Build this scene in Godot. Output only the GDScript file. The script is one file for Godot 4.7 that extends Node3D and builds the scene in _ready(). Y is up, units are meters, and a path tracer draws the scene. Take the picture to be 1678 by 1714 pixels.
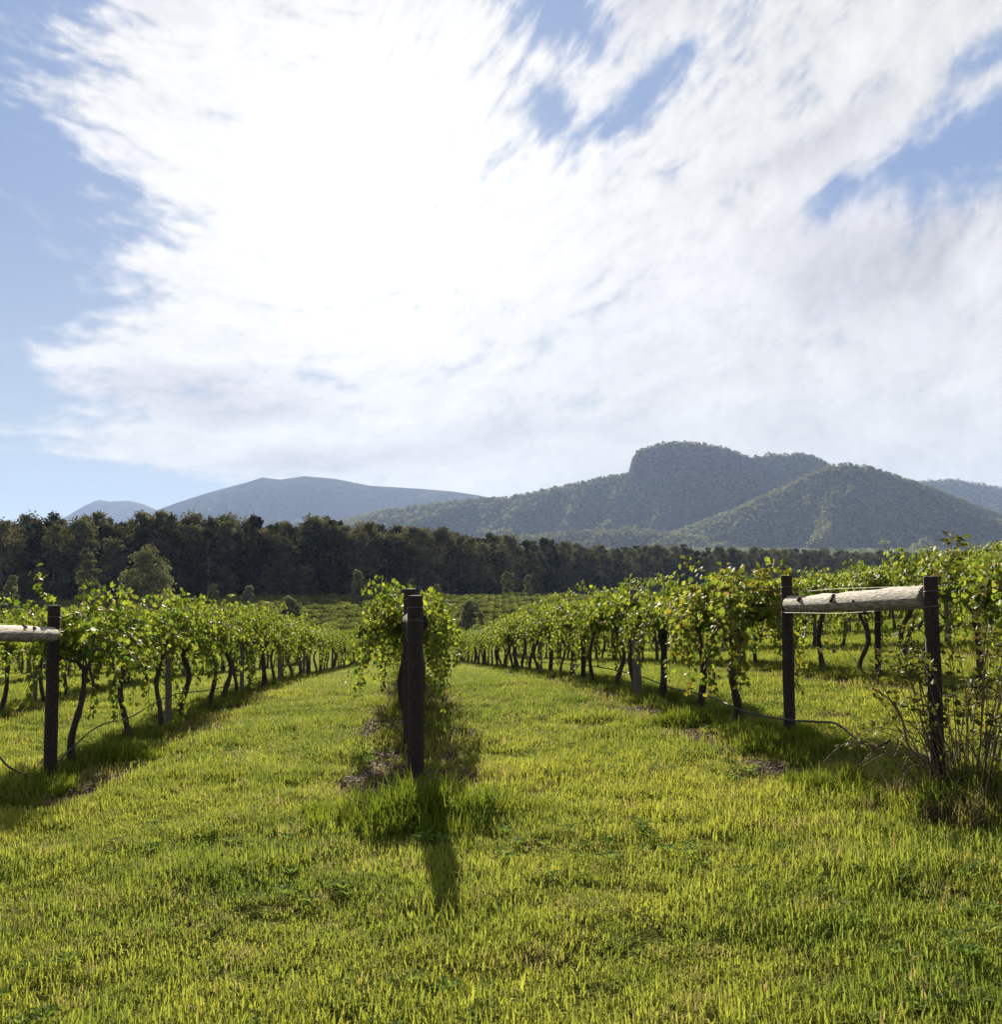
extends Node3D
# A vineyard at the foot of a sandstone mesa, seen against the light.
# x right, y up, -z away from the camera. Rows of vines run towards (-0.0935, 0, -1).

const LEAN := 0.0935          # sideways drift of the rows per metre of depth
const TURN := 0.0932          # the same as a heading
const ROWS := {"C": 0.1, "L1": -3.33, "L2": -6.85, "L3": -10.3, "L4": -13.8, "L5": -17.3, "R1": 3.57, "R2": 7.1, "R3": 10.6, "R4": 14.1, "R5": 17.6, "R6": 21.1, "R7": 24.6, "R8": 28.1}
const ROW_WORDS := {"C": "middle row", "L1": "row left of the middle one", "L2": "second row left of the middle one", "L3": "third row left of the middle one",
	"R1": "row right of the middle one", "R2": "second row right of the middle one", "R3": "third row right of the middle one", "R4": "fourth row right of the middle one", "R5": "fifth row right of the middle one"}
const ORD := ["first", "second", "third", "fourth", "fifth", "sixth", "seventh", "eighth", "ninth", "tenth", "eleventh", "twelfth", "thirteenth", "fourteenth", "fifteenth", "sixteenth", "seventeenth", "eighteenth", "nineteenth", "twentieth",
	"twenty-first", "twenty-second", "twenty-third", "twenty-fourth", "twenty-fifth", "twenty-sixth", "twenty-seventh", "twenty-eighth", "twenty-ninth", "thirtieth", "thirty-first", "thirty-second", "thirty-third", "thirty-fourth", "thirty-fifth",
	"thirty-sixth", "thirty-seventh", "thirty-eighth", "thirty-ninth", "fortieth", "forty-first", "forty-second", "forty-third", "forty-fourth", "forty-fifth", "forty-sixth", "forty-seventh", "forty-eighth", "forty-ninth", "fiftieth",
	"fifty-first", "fifty-second", "fifty-third", "fifty-fourth", "fifty-fifth", "fifty-sixth", "fifty-seventh", "fifty-eighth", "fifty-ninth", "sixtieth"]

var rng := RandomNumberGenerator.new()
var fine := FastNoiseLite.new()
var broad := FastNoiseLite.new()
var M := {}
var taken := {}

# ------------------------------------------------------------------ naming
func numbered(called: String) -> String:
	var n: int = taken.get(called, 0)
	taken[called] = n + 1
	return called if n == 0 else "%s_%03d" % [called, n]

func tag(o: Node, label: String, category: String, group := "", kind := ""):
	if label: o.set_meta("label", label)
	if category: o.set_meta("category", category)
	if group: o.set_meta("group", group)
	if kind: o.set_meta("kind", kind)
	return o

func base(called: String, where: Vector3, turn := 0.0) -> Node3D:
	var o := Node3D.new()
	o.name = numbered(called)
	add_child(o)
	o.position = where
	o.rotation.y = turn
	return o

func put(called: String, mesh: Mesh, mat: Material, parent: Node = self) -> MeshInstance3D:
	var o := MeshInstance3D.new()
	o.name = numbered(called) if parent == self else called
	o.mesh = mesh
	o.material_override = mat
	parent.add_child(o, true)
	return o

func many(called: String, mesh: Mesh, mat: Material, where: Array, tints: Array, parent: Node = self) -> MultiMeshInstance3D:
	var mm := MultiMesh.new()
	mm.transform_format = MultiMesh.TRANSFORM_3D
	mm.use_colors = tints.size() > 0
	mm.mesh = mesh
	mm.instance_count = where.size()
	for i in where.size():
		mm.set_instance_transform(i, where[i])
		if tints.size(): mm.set_instance_color(i, tints[i])
	var o := MultiMeshInstance3D.new()
	o.name = numbered(called) if parent == self else called
	o.multimesh = mm
	if mat: o.material_override = mat
	parent.add_child(o, true)
	return o

# ------------------------------------------------------------------ mesh helpers
class Soup:                    # loose faces with a colour each, flat shaded
	var v := PackedVector3Array()
	var c := PackedColorArray()
	func tri(a: Vector3, b: Vector3, d: Vector3, col: Color) -> void:
		v.append(a); v.append(b); v.append(d)
		c.append(col); c.append(col); c.append(col)
	func mesh() -> ArrayMesh:
		var a := []
		a.resize(Mesh.ARRAY_MAX)
		a[Mesh.ARRAY_VERTEX] = v
		a[Mesh.ARRAY_COLOR] = c
		var m := ArrayMesh.new()
		m.add_surface_from_arrays(Mesh.PRIMITIVE_TRIANGLES, a)
		return m

class Tubes:                   # smooth round limbs
	var v := PackedVector3Array()
	var n := PackedVector3Array()
	var i := PackedInt32Array()
	func tube(p: Array, r: Array, sides := 8, wob := 0.0, noise: FastNoiseLite = null, caps := true) -> void:
		var first := v.size()
		var side := Vector3.RIGHT
		for k in p.size():
			var t: Vector3 = (p[mini(k + 1, p.size() - 1)] - p[maxi(k - 1, 0)]).normalized()
			side = (side - t * side.dot(t))
			if side.length() < 0.05: side = t.cross(Vector3.FORWARD)
			if side.length() < 0.05: side = t.cross(Vector3.UP)
			side = side.normalized()
			var up := t.cross(side)
			for q in sides:
				var a := TAU * q / sides
				var d := side * cos(a) + up * sin(a)
				var rr: float = r[k]
				if noise: rr *= 1.0 + wob * noise.get_noise_3dv((p[k] + d * 0.3) * 100.0)
				v.append(p[k] + d * rr)
				n.append(d)
		for k in p.size() - 1:
			for q in sides:
				var a := first + k * sides + q
				var b := first + k * sides + (q + 1) % sides
				i.append_array(PackedInt32Array([a, a + sides, b, b, a + sides, b + sides]))
		if caps:
			for e in 2:
				var k: int = 0 if e == 0 else p.size() - 1
				var t: Vector3 = ((p[0] - p[1]) if e == 0 else (p[k] - p[k - 1])).normalized()
				var mid := v.size()
				v.append(p[k] + t * 0.06 * r[k]); n.append(t)
				for q in sides:
					v.append(v[first + k * sides + q]); n.append(t)
				for q in sides:
					var a := mid + 1 + q
					var b := mid + 1 + (q + 1) % sides
					i.append_array(PackedInt32Array([mid, a, b] if e == 0 else [mid, b, a]))
	func mesh() -> ArrayMesh:
		var a := []
		a.resize(Mesh.ARRAY_MAX)
		a[Mesh.ARRAY_VERTEX] = v
		a[Mesh.ARRAY_NORMAL] = n
		a[Mesh.ARRAY_INDEX] = i
		var m := ArrayMesh.new()
		m.add_surface_from_arrays(Mesh.PRIMITIVE_TRIANGLES, a)
		return m

func lerp_list(t: float, xs: Array, ys: Array) -> float:
	if t <= xs[0]: return ys[0]
	for k in range(1, xs.size()):
		if t <= xs[k]:
			return lerpf(ys[k - 1], ys[k], (t - xs[k - 1]) / (xs[k] - xs[k - 1]))
	return ys[-1]

# ------------------------------------------------------------------ terrain
const PD := [0.0, 5.0, 8.7, 12.0, 20.0, 30.0, 40.0, 60.0, 75.0, 100.0, 130.0, 160.0, 200.0, 240.0, 400.0, 800.0, 1500.0, 2500.0]
const PY := [0.0, 0.02, 0.0, -0.08, -0.4, -1.05, -1.7, -3.0, -3.6, -4.3, -4.7, -4.1, -2.3, -0.9, 0.6, 10.0, 45.0, 95.0]

func ground(x: float, z: float) -> float:
	var d := -z
	var s := x + LEAN * d
	var y := lerp_list(d, PD, PY)
	var far := 1.0 - smoothstep(70.0, 110.0, d)
	if far > 0.0:
		var near := 1.0 - smoothstep(12.0, 30.0, d)
		if s < 0.0:
			y += 0.055 * maxf(s, -5.0) * near
		else:
			y += 0.05 * minf(s, 3.6) * far
			var t := clampf(s - 3.6, 0.0, 22.0)
			y += (0.06 * t + 0.005 * t * t) * far * smoothstep(-10.0, 14.0, d)
		y += fine.get_noise_2d(x * 60.0, z * 60.0) * 0.03 * far
	return y

func on(s: float, d: float, up := 0.0) -> Vector3:      # a place d metres away in the row with offset s
	var x := s - LEAN * d
	return Vector3(x, ground(x, -d) + up, -d)

func row_nearness(x: float, z: float) -> float:         # metres to the nearest vine row
	var s := x + LEAN * -z
	var best := 99.0
	for k in ROWS:                                        # the bare strip lies on the lane side, on both sides of the middle row
		var off: float = s - ROWS[k]
		if k == "C": off = absf(off) - 0.36
		elif k.begins_with("R"): off += 0.55
		else: off -= 0.42
		best = minf(best, absf(off))
	var d := -z
	if d < 8.0: best += (8.0 - d) * 0.5
	if d > 73.0: best += 9.0
	return best

# ------------------------------------------------------------------ materials
func noise_texture(freq: float, colors: Array, stops: Array, size := 512, octaves := 5, kind := FastNoiseLite.TYPE_SIMPLEX_SMOOTH, sd := 3) -> NoiseTexture2D:
	var t := NoiseTexture2D.new()
	var n := FastNoiseLite.new()
	n.noise_type = kind
	n.frequency = freq
	n.fractal_octaves = octaves
	n.seed = sd
	t.noise = n
	t.seamless = true
	t.width = size
	t.height = size
	var g := Gradient.new()
	g.offsets = PackedFloat32Array(stops)
	g.colors = PackedColorArray(colors)
	t.color_ramp = g
	return t

func grey(a: float) -> Color:
	return Color(a, a, a)

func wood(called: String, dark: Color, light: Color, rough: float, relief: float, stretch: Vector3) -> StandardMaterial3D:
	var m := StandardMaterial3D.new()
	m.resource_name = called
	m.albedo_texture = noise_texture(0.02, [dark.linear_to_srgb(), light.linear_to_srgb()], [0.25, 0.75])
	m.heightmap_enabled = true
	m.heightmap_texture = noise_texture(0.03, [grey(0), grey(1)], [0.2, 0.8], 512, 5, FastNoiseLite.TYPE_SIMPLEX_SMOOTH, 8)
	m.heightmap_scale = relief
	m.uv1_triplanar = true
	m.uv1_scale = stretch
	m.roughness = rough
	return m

func leafy(called: String, through: Color, rough: float, shine := 0.5) -> StandardMaterial3D:
	var m := StandardMaterial3D.new()
	m.resource_name = called
	m.vertex_color_use_as_albedo = true
	m.roughness = rough
	m.metallic_specular = shine
	m.backlight_enabled = true
	m.backlight = through.linear_to_srgb()
	m.cull_mode = BaseMaterial3D.CULL_DISABLED
	return m

func make_materials() -> void:
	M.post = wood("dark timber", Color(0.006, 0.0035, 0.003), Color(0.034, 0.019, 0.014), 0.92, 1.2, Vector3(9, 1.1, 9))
	M.post_grey = wood("grey timber", Color(0.06, 0.05, 0.04), Color(0.15, 0.13, 0.11), 0.85, 0.6, Vector3(9, 1.1, 9))
	M.log = wood("weathered pale log", Color(0.10, 0.082, 0.062), Color(0.40, 0.36, 0.30), 0.88, 0.7, Vector3(9, 9, 0.55))
	M.knot = wood("dark knot", Color(0.03, 0.022, 0.018), Color(0.10, 0.075, 0.055), 0.9, 0.5, Vector3(30, 30, 30))
	M.bark = wood("vine bark", Color(0.022, 0.016, 0.011), Color(0.085, 0.062, 0.045), 0.92, 1.6, Vector3(14, 2.6, 14))
	M.tree_bark = wood("tree bark", Color(0.05, 0.043, 0.037), Color(0.125, 0.11, 0.095), 0.9, 1.0, Vector3(1.5, 0.3, 1.5))
	M.cane = wood("rose cane", Color(0.05, 0.03, 0.018), Color(0.12, 0.075, 0.04), 0.7, 0.2, Vector3(20, 5, 20))
	M.vine_leaf = leafy("vine leaf", Color(1.0, 1.0, 0.7), 0.6, 0.19)
	M.grass = leafy("grass blade", Color(1.0, 1.0, 0.72), 0.75, 0.10)
	M.tree_leaf = leafy("tree foliage", Color(0.55, 0.55, 0.35), 0.7, 0.3)
	M.far_leaf = leafy("hill forest", Color(0.9, 0.9, 0.6), 0.9, 0.1)
	M.far_leaf.specular_mode = BaseMaterial3D.SPECULAR_DISABLED
	M.tree_leaf.specular_mode = BaseMaterial3D.SPECULAR_DISABLED
	M.litter = leafy("dry litter", Color(0.3, 0.28, 0.2), 0.85, 0.2)
	var w := StandardMaterial3D.new()
	w.resource_name = "galvanised wire"
	w.albedo_color = Color(0.14, 0.135, 0.125).linear_to_srgb()
	w.metallic = 0.3
	w.roughness = 0.65
	M.wire = w
	var p := StandardMaterial3D.new()
	p.resource_name = "black poly pipe"
	p.albedo_color = Color(0.018, 0.017, 0.017).linear_to_srgb()
	p.roughness = 0.65
	M.pipe = p
	var g := StandardMaterial3D.new()
	g.resource_name = "turf and soil"
	g.vertex_color_use_as_albedo = true
	g.albedo_texture = noise_texture(0.012, [grey(0.55), grey(0.8), grey(1.0)], [0.15, 0.5, 0.85], 1024, 6)
	g.uv1_triplanar = true
	g.uv1_world_triplanar = true
	g.uv1_scale = Vector3(0.6, 0.6, 0.6)
	g.heightmap_enabled = true
	g.heightmap_texture = noise_texture(0.05, [grey(0), grey(1)], [0.2, 0.8], 1024, 5, FastNoiseLite.TYPE_SIMPLEX_SMOOTH, 12)
	g.heightmap_scale = 4.0
	g.roughness = 0.95
	g.specular_mode = BaseMaterial3D.SPECULAR_DISABLED
	M.ground = g
	var h := StandardMaterial3D.new()
	h.resource_name = "bush-covered hillside"
	h.vertex_color_use_as_albedo = true
	h.albedo_texture = noise_texture(0.03, [grey(0.5), grey(1.0)], [0.2, 0.8], 1024, 6, FastNoiseLite.TYPE_SIMPLEX_SMOOTH, 21)
	h.uv1_triplanar = true
	h.uv1_world_triplanar = true
	h.uv1_scale = Vector3(0.002, 0.002, 0.002)
	h.roughness = 1.0
	h.specular_mode = BaseMaterial3D.SPECULAR_DISABLED
	M.hill = h

# ------------------------------------------------------------------ sky
const SUN := Vector3(-0.485, 1.46, -3.72)
const EDGE_EL := [-5.0, 4.0, 5.6, 6.4, 7.0, 8.9, 10.6, 12.2, 13.2, 15.2, 17.7, 21.2, 23.0, 24.2, 25.0, 27.6, 29.0, 33.0, 40.0, 60.0]
const EDGE_AZ := [-7.0, -9.0, -14.0, -19.5, -24.6, -22.6, -24.8, -24.2, -23.0, -21.4, -20.4, -21.0, -23.0, -25.2, -25.0, -23.4, -23.8, -23.2, -25.0, -29.0]
const GAPS := [[1.4, 32.5, 5.2, 29.2, 1.6, 1.0], [10.6, 27.6, 7.2, 25.3, 0.25, 0.5], [7.2, 25.3, 4.2, 23.6, 0.5, 0.1], [18.0, 20.0, 22.4, 21.6, 0.15, 1.1], [22.4, 21.6, 29.0, 23.2, 1.1, 2.0], [25.6, 25.4, 29.5, 26.6, 0.0, 0.5], [2.0, 27.2, 3.4, 25.4, -0.3, 0.3]]
const SKY_GAIN := 0.252

func segment_gap(az: float, el: float, g: Array) -> float:
	var dx: float = g[2] - g[0]
	var dy: float = g[3] - g[1]
	var t := clampf(((az - g[0]) * dx + (el - g[1]) * dy) / (dx * dx + dy * dy), 0.0, 1.0)
	return Vector2(az - g[0] - dx * t, el - g[1] - dy * t).length() - lerpf(g[4], g[5], t)

var wisp := FastNoiseLite.new()
var puff := FastNoiseLite.new()
var swell := FastNoiseLite.new()

func sky_color(az: float, el: float, toward_sun: Vector3) -> Color:
	var a := deg_to_rad(az)
	var e := deg_to_rad(el)
	var dir := Vector3(sin(a) * cos(e), sin(e), -cos(a) * cos(e))
	var gamma := rad_to_deg(acos(clampf(dir.dot(toward_sun), -1.0, 1.0)))
	var h := clampf(el / 90.0, 0.0, 1.0)
	# clear air: pale at the horizon, deeper above, whiter towards the sun
	var blue := Color(0.54, 0.66, 0.73).lerp(Color(0.25, 0.36, 0.60), smoothstep(0.0, 0.26, h)).lerp(Color(0.15, 0.26, 0.52), smoothstep(0.25, 1.0, h))
	blue = blue.lerp(Color(0.80, 0.84, 0.9), 0.40 * exp(-gamma / 9.0))
	# the fibres of the sheet fan out: rising to the right on the right, falling to the right on the left, level near the horizon
	var q := az + 8.0
	var v := (el - 3.0) / (maxf(az, -8.0) + 27.0) * 27.0
	if az > 60.0: v = (el - 3.0) / 85.0 * 25.0
	if q < 0.0: v -= 0.010 * smoothstep(13.0, 20.0, el) * minf(q * q, 400.0)
	var wx := swell.get_noise_2d(az * 3.0, el * 4.0)
	var wy := swell.get_noise_2d(az * 3.0 + 300.0, el * 4.0)
	var streak := wisp.get_noise_2d((az + wx * 3.0) * 2.0, (v + wy * 1.4) * 9.0)
	var fibre := wisp.get_noise_2d((az + wx * 1.5) * 8.0 + 700.0, (v + wy * 1.0) * 27.0)
	var fluff := puff.get_noise_2d((az + wx * 1.2) * 17.0, (v + wy) * 26.0)
	var curl := puff.get_noise_2d((az + fluff * 0.8) * 52.0 + 90.0, (v + fibre * 0.6) * 80.0)
	var low := 1.0 - smoothstep(5.0, 14.0, el)
	# how far inside the sheet: west edge, gaps; elsewhere round the sky broken cloud of the same kind
	var depth := az - lerp_list(el, EDGE_EL, EDGE_AZ)
	for g in GAPS:
		depth = minf(depth, segment_gap(az, el, g) * 2.2)
	var wide := swell.get_noise_2d(dir.x * 90.0, dir.z * 90.0) * 14.0 + 4.0
	var front := 1.0 - smoothstep(32.0, 50.0, absf(az))
	front *= 1.0 - smoothstep(36.0, 48.0, el)
	depth = lerpf(wide, depth, front)
	var detail := 0.62 * streak + 0.60 * fibre + 0.50 * fluff + 0.26 * curl
	var cover := smoothstep(-0.34, 0.72, clampf(depth * 0.20, -0.9, 0.92 - 0.14 * smoothstep(14.0, 26.0, el) * smoothstep(-4.0, 6.0, az)) + detail)
	cover = maxf(cover, 0.30 * smoothstep(0.20, 0.8, streak + 0.7 * fibre + 0.4 * fluff) * (1.0 - 0.5 * smoothstep(6.0, 26.0, el)))
	var thick := smoothstep(0.0, 9.0, depth)
	var bright := 0.825 + 0.10 * fluff + 0.08 * fibre + 0.07 * curl + 0.06 * streak - 0.05 * low
	bright += 0.11 * exp(-gamma / 20.0) + 0.45 * exp(-pow(gamma / 5.0, 2.0)) + 0.07 * exp(-pow(gamma / 13.0, 2.0))
	# greyer undersides where the sheet is thick, away from the sun
	var shade := smoothstep(-0.02, 0.5, swell.get_noise_2d((az + wx * 3.0) * 2.2 + 40.0, (v + wy * 1.2) * 7.0) + 0.3 * fibre + 0.15 * fluff) * smoothstep(7.0, 16.0, gamma)
	bright -= 0.19 * shade * (0.4 + 0.6 * thick)
	bright -= 0.05 * smoothstep(12.0, 30.0, gamma)
	var white := Color(bright, bright * 0.995, bright * (0.99 + 0.05 * shade - 0.045 * low))
	var c := blue.lerp(white, cover)
	c += Color(1.0, 0.97, 0.9) * (0.16 * exp(-gamma / 8.0))
	return Color(c.r, c.g, c.b) * SKY_GAIN

func make_sky() -> Sky:
	wisp.seed = 5; wisp.frequency = 0.02; wisp.fractal_octaves = 5; wisp.fractal_gain = 0.55
	puff.seed = 9; puff.frequency = 0.02; puff.fractal_octaves = 6; puff.fractal_gain = 0.58
	swell.seed = 14; swell.frequency = 0.02; swell.fractal_octaves = 3
	var s := SUN.normalized()
	var W := 4096
	var im := Image.create(512, 256, false, Image.FORMAT_RGBF)
	for y in 256:
		for x in 512:
			var el := 90.0 - (y + 0.5) / 256.0 * 180.0
			im.set_pixel((x + 256) % 512, y, sky_color((x + 0.5) / 512.0 * 360.0 - 180.0, maxf(el, -1.0), s))   # straight ahead is the left edge of the picture
	im.resize(W, W / 2, Image.INTERPOLATE_CUBIC)
	var per := W / 360.0
	for y in range(int((90.0 - 36.0) * per), int(91.0 * per)):
		for x in range(int((180.0 - 34.0) * per), int((180.0 + 34.0) * per)):
			im.set_pixel((x + W / 2) % W, y, sky_color((x + 0.5) / per - 180.0, maxf(90.0 - (y + 0.5) / per, -1.0), s))
	var pano := PanoramaSkyMaterial.new()
	pano.panorama = ImageTexture.create_from_image(im)
	var sky := Sky.new()
	sky.sky_material = pano
	return sky

# ------------------------------------------------------------------ ground sheet
func axis(fine_to: float, step: float, growth: float, reach: float) -> Array:
	var out := [0.0]
	var st := step
	while out[-1] < reach:
		if out[-1] > fine_to: st *= growth
		out.append(out[-1] + st)
	return out

func soil_share(x: float, z: float) -> float:          # bare earth along the foot of the rows and in a few worn spots
	var d := -z
	var n := broad.get_noise_2d(x * 26.0, z * 16.0)
	var k := row_nearness(x, z)
	var strip := 1.0 - smoothstep(0.14, 0.46, k + n * 0.5)
	if d < 8.0: strip *= 0.3
	var worn := smoothstep(0.40, 0.6, broad.get_noise_2d(x * 24.0 + 900.0, z * 24.0)) * 0.45 * smoothstep(4.0, 8.0, d)
	return clampf(maxf(strip, worn), 0.0, 1.0) if d < 80.0 else 0.0

func make_ground() -> void:
	var xs := []
	var half := axis(14.0, 0.22, 1.07, 12000.0)
	for k in range(half.size() - 1, 0, -1): xs.append(-half[k])
	xs.append_array(half)
	var zs := []
	var back := axis(1.0, 0.5, 1.3, 400.0)
	for k in range(back.size() - 1, 0, -1): zs.append(back[k])
	for q in axis(26.0, 0.22, 1.035, 13000.0): zs.append(-q)
	var v := PackedVector3Array()
	var c := PackedColorArray()
	var nrm := PackedVector3Array()
	var idx := PackedInt32Array()
	var turf := Color(0.085, 0.105, 0.022)
	var earth := Color(0.125, 0.082, 0.055)
	var bush := Color(0.05, 0.056, 0.032)
	for z in zs:
		for x in xs:
			v.append(Vector3(x, ground(x, z), z))
			var n := broad.get_noise_2d(x * 8.0, z * 8.0)
			var col := turf.lerp(Color(0.125, 0.13, 0.035), clampf(0.4 + n, 0.0, 1.0))
			if z > -80.0 and absf(x) < 60.0: col = col.lerp(earth, soil_share(x, z))
			col = col.lerp(bush, smoothstep(230.0, 330.0, -z))
			c.append(col)
	var w := xs.size()
	for j in zs.size():
		for i in w:
			var l := v[j * w + maxi(i - 1, 0)]
			var r := v[j * w + mini(i + 1, w - 1)]
			var a := v[maxi(j - 1, 0) * w + i]
			var b := v[mini(j + 1, zs.size() - 1) * w + i]
			var nn := (b - a).cross(r - l)
			nrm.append((nn if nn.y > 0 else -nn).normalized())
			if j + 1 < zs.size() and i + 1 < w:
				var k := j * w + i
				idx.append_array(PackedInt32Array([k, k + w, k + 1, k + 1, k + w, k + w + 1]))
	var arr := []
	arr.resize(Mesh.ARRAY_MAX)
	arr[Mesh.ARRAY_VERTEX] = v
	arr[Mesh.ARRAY_NORMAL] = nrm
	arr[Mesh.ARRAY_COLOR] = c
	arr[Mesh.ARRAY_INDEX] = idx
	var m := ArrayMesh.new()
	m.add_surface_from_arrays(Mesh.PRIMITIVE_TRIANGLES, arr)
	tag(put("ground", m, M.ground), "grassy vineyard ground falling away to the valley floor", "ground", "", "structure")

# ------------------------------------------------------------------ hills
# ridge: crest points [x, height]; at: depth of the crest; fore, aft: width of the slopes towards and away from us
func hill(called: String, label: String, ridge: Array, at: float, fore: float, aft: float, step: float, gully: float, tone: Color, rib: float, block := [], power := 1.7) -> Dictionary:
	var xs := []
	var ys := []
	for p in ridge: xs.append(p[0]); ys.append(p[1])
	var x0: float = xs[0] - step * 8
	var x1: float = xs[-1] + step * 8
	var nx := int((x1 - x0) / step) + 1
	var nz := int((fore + aft) / step) + 1
	var v := PackedVector3Array()
	var c := PackedColorArray()
	var idx := PackedInt32Array()
	for j in nz:
		var q := -aft + (fore + aft) * j / float(nz - 1)        # >0 is towards us
		for i in nx:
			var x := x0 + (x1 - x0) * i / float(nx - 1)
			var warp := broad.get_noise_2d(x * 0.12 + at, q * 0.12) * 160.0
			var t := clampf(absf(q) / (fore if q > 0.0 else aft), 0.0, 1.0)
			var crest := lerp_list(x + warp * smoothstep(0.0, 0.5, t), xs, ys)
			var fall := pow(1.0 - t, power) * (1.0 - 0.15 * t)
			var y := crest * fall
			var rock := 0.0
			if block.size():                                # a table of rock standing on the ridge
				var bx := []
				var by := []
				for p in block: bx.append(p[0]); by.append(p[1])
				var tall := lerp_list(x, bx, by)
				var edge := 60.0 + 46.0 * broad.get_noise_2d(x * 0.9, 7.0) + 16.0 * fine.get_noise_2d(x * 6.0, 3.0)
				y += tall * (1.0 - smoothstep(edge - 9.0, edge + 9.0, absf(q)))
				if tall > 8.0: rock = smoothstep(edge - 18.0, edge - 8.0, absf(q)) * (1.0 - smoothstep(edge + 8.0, edge + 18.0, absf(q)))
			var ribs := -smoothstep(0.0, 0.34, absf(broad.get_noise_2d(x * rib + q * 0.03 + at * 3.0, q * rib * 0.30 + at)))      # hollows cut between spurs
			ribs -= 0.30 * smoothstep(0.0, 0.3, absf(broad.get_noise_2d(x * rib * 3.3 + at, q * rib * 1.1)))
			y += gully * ribs * sin(PI * pow(clampf(t, 0.0, 1.0), 0.65)) * smoothstep(0.01, 0.22, t) * clampf(crest / 300.0, 0.2, 1.5)
			y += fine.get_noise_2d(x * 2.2, q * 2.2) * gully * 0.16 * smoothstep(0.02, 0.2, t)
			y -= 60.0 * smoothstep(0.9, 1.0, t) + 8.0
			v.append(Vector3(x, y, -at + q))
			var n := broad.get_noise_2d(x * 0.7, q * 0.7)
			c.append(tone.lerp(Color(tone.r * 1.5, tone.g * 1.35, tone.b * 1.1), clampf(0.4 + n, 0.0, 1.0)).lerp(Color(0.15, 0.128, 0.11) * (0.8 + 0.4 * fine.get_noise_2d(x * 9.0, q * 2.0)), rock))
			if j + 1 < nz and i + 1 < nx:
				var k := j * nx + i
				idx.append_array(PackedInt32Array([k, k + 1, k + nx, k + 1, k + nx + 1, k + nx]))
	var nrm := PackedVector3Array()
	for j in nz:
		for i in nx:
			var nn := (v[mini(j + 1, nz - 1) * nx + i] - v[maxi(j - 1, 0) * nx + i]).cross(v[j * nx + mini(i + 1, nx - 1)] - v[j * nx + maxi(i - 1, 0)])
			nrm.append((nn if nn.y > 0 else -nn).normalized())
	var arr := []
	arr.resize(Mesh.ARRAY_MAX)
	arr[Mesh.ARRAY_VERTEX] = v
	arr[Mesh.ARRAY_NORMAL] = nrm
	arr[Mesh.ARRAY_COLOR] = c
	arr[Mesh.ARRAY_INDEX] = idx
	var m := ArrayMesh.new()
	m.add_surface_from_arrays(Mesh.PRIMITIVE_TRIANGLES, arr)
	tag(put(called, m, M.hill), label, "hill", "", "structure")
	return {"v": v, "n": nrm, "nx": nx, "nz": nz, "c": c}

func blob_tree(sd: int, faces: int) -> ArrayMesh:       # a small far tree: a ragged head of leaf faces, about 1 m high and wide
	rng.seed = sd
	var s := Soup.new()
	for k in faces:
		var d := Vector3(rng.randf_range(-1, 1), rng.randf_range(-0.6, 1), rng.randf_range(-1, 1)).normalized()
		var p := Vector3(0, 0.55, 0) + d * Vector3(0.46, 0.42, 0.46) * rng.randf_range(0.55, 1.0)
		var a := Vector3(rng.randf_range(-1, 1), rng.randf_range(-1, 1), rng.randf_range(-1, 1)).normalized()
		var b := a.cross(d).normalized()
		a = b.cross(d).normalized()
		var r := rng.randf_range(0.12, 0.22)
		var col := Color(1, 1, 1) * rng.randf_range(0.75, 1.15)
		s.tri(p + a * r, p - a * r * 0.5 + b * r * 0.9, p - a * r * 0.6 - b * r * 0.8 + d * r * 0.4, col)
	s.tri(Vector3(-0.03, 0, 0), Vector3(0.03, 0, 0), Vector3(0, 0.6, 0), Color(0.9, 0.8, 0.75))
	s.tri(Vector3(0, 0, -0.03), Vector3(0, 0, 0.03), Vector3(0, 0.6, 0), Color(0.9, 0.8, 0.75))
	return s.mesh()

func hill_forest(called: String, label: String, h: Dictionary, count: int, size: float, tone: Color, sd: int) -> void:
	var mesh := blob_tree(sd, 26)
	rng.seed = sd + 1
	var where := []
	var tints := []
	var tries := 0
	while where.size() < count and tries < count * 4:
		tries += 1
		var i := rng.randi_range(0, h.nx - 2)
		var j := rng.randi_range(0, h.nz - 2)
		var k: int = j * h.nx + i
		var a: Vector3 = h.v[k]
		var b: Vector3 = h.v[k + 1]
		var e: Vector3 = h.v[k + h.nx]
		if h.n[k].y < 0.55 or a.y < ground(a.x, a.z) - 10.0: continue
		var p := a + (b - a) * rng.randf() + (e - a) * rng.randf()
		var clump := broad.get_noise_2d(p.x * 1.1, p.z * 1.1)
		if clump < -0.28 and rng.randf() < 0.6: continue
		var r := size * rng.randf_range(0.6, 1.35)
		where.append(Transform3D(Basis(Vector3.UP, rng.randf() * TAU).scaled(Vector3(r, r * rng.randf_range(0.8, 1.25), r)), p - Vector3(0, r * 0.12, 0)))
		var q := rng.randf_range(0.7, 1.4)
		tints.append(Color(tone.r * q * rng.randf_range(0.9, 1.15), tone.g * q, tone.b * q))
	tag(many(called, mesh, M.far_leaf, where, tints), label, "forest", "", "stuff")

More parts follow.
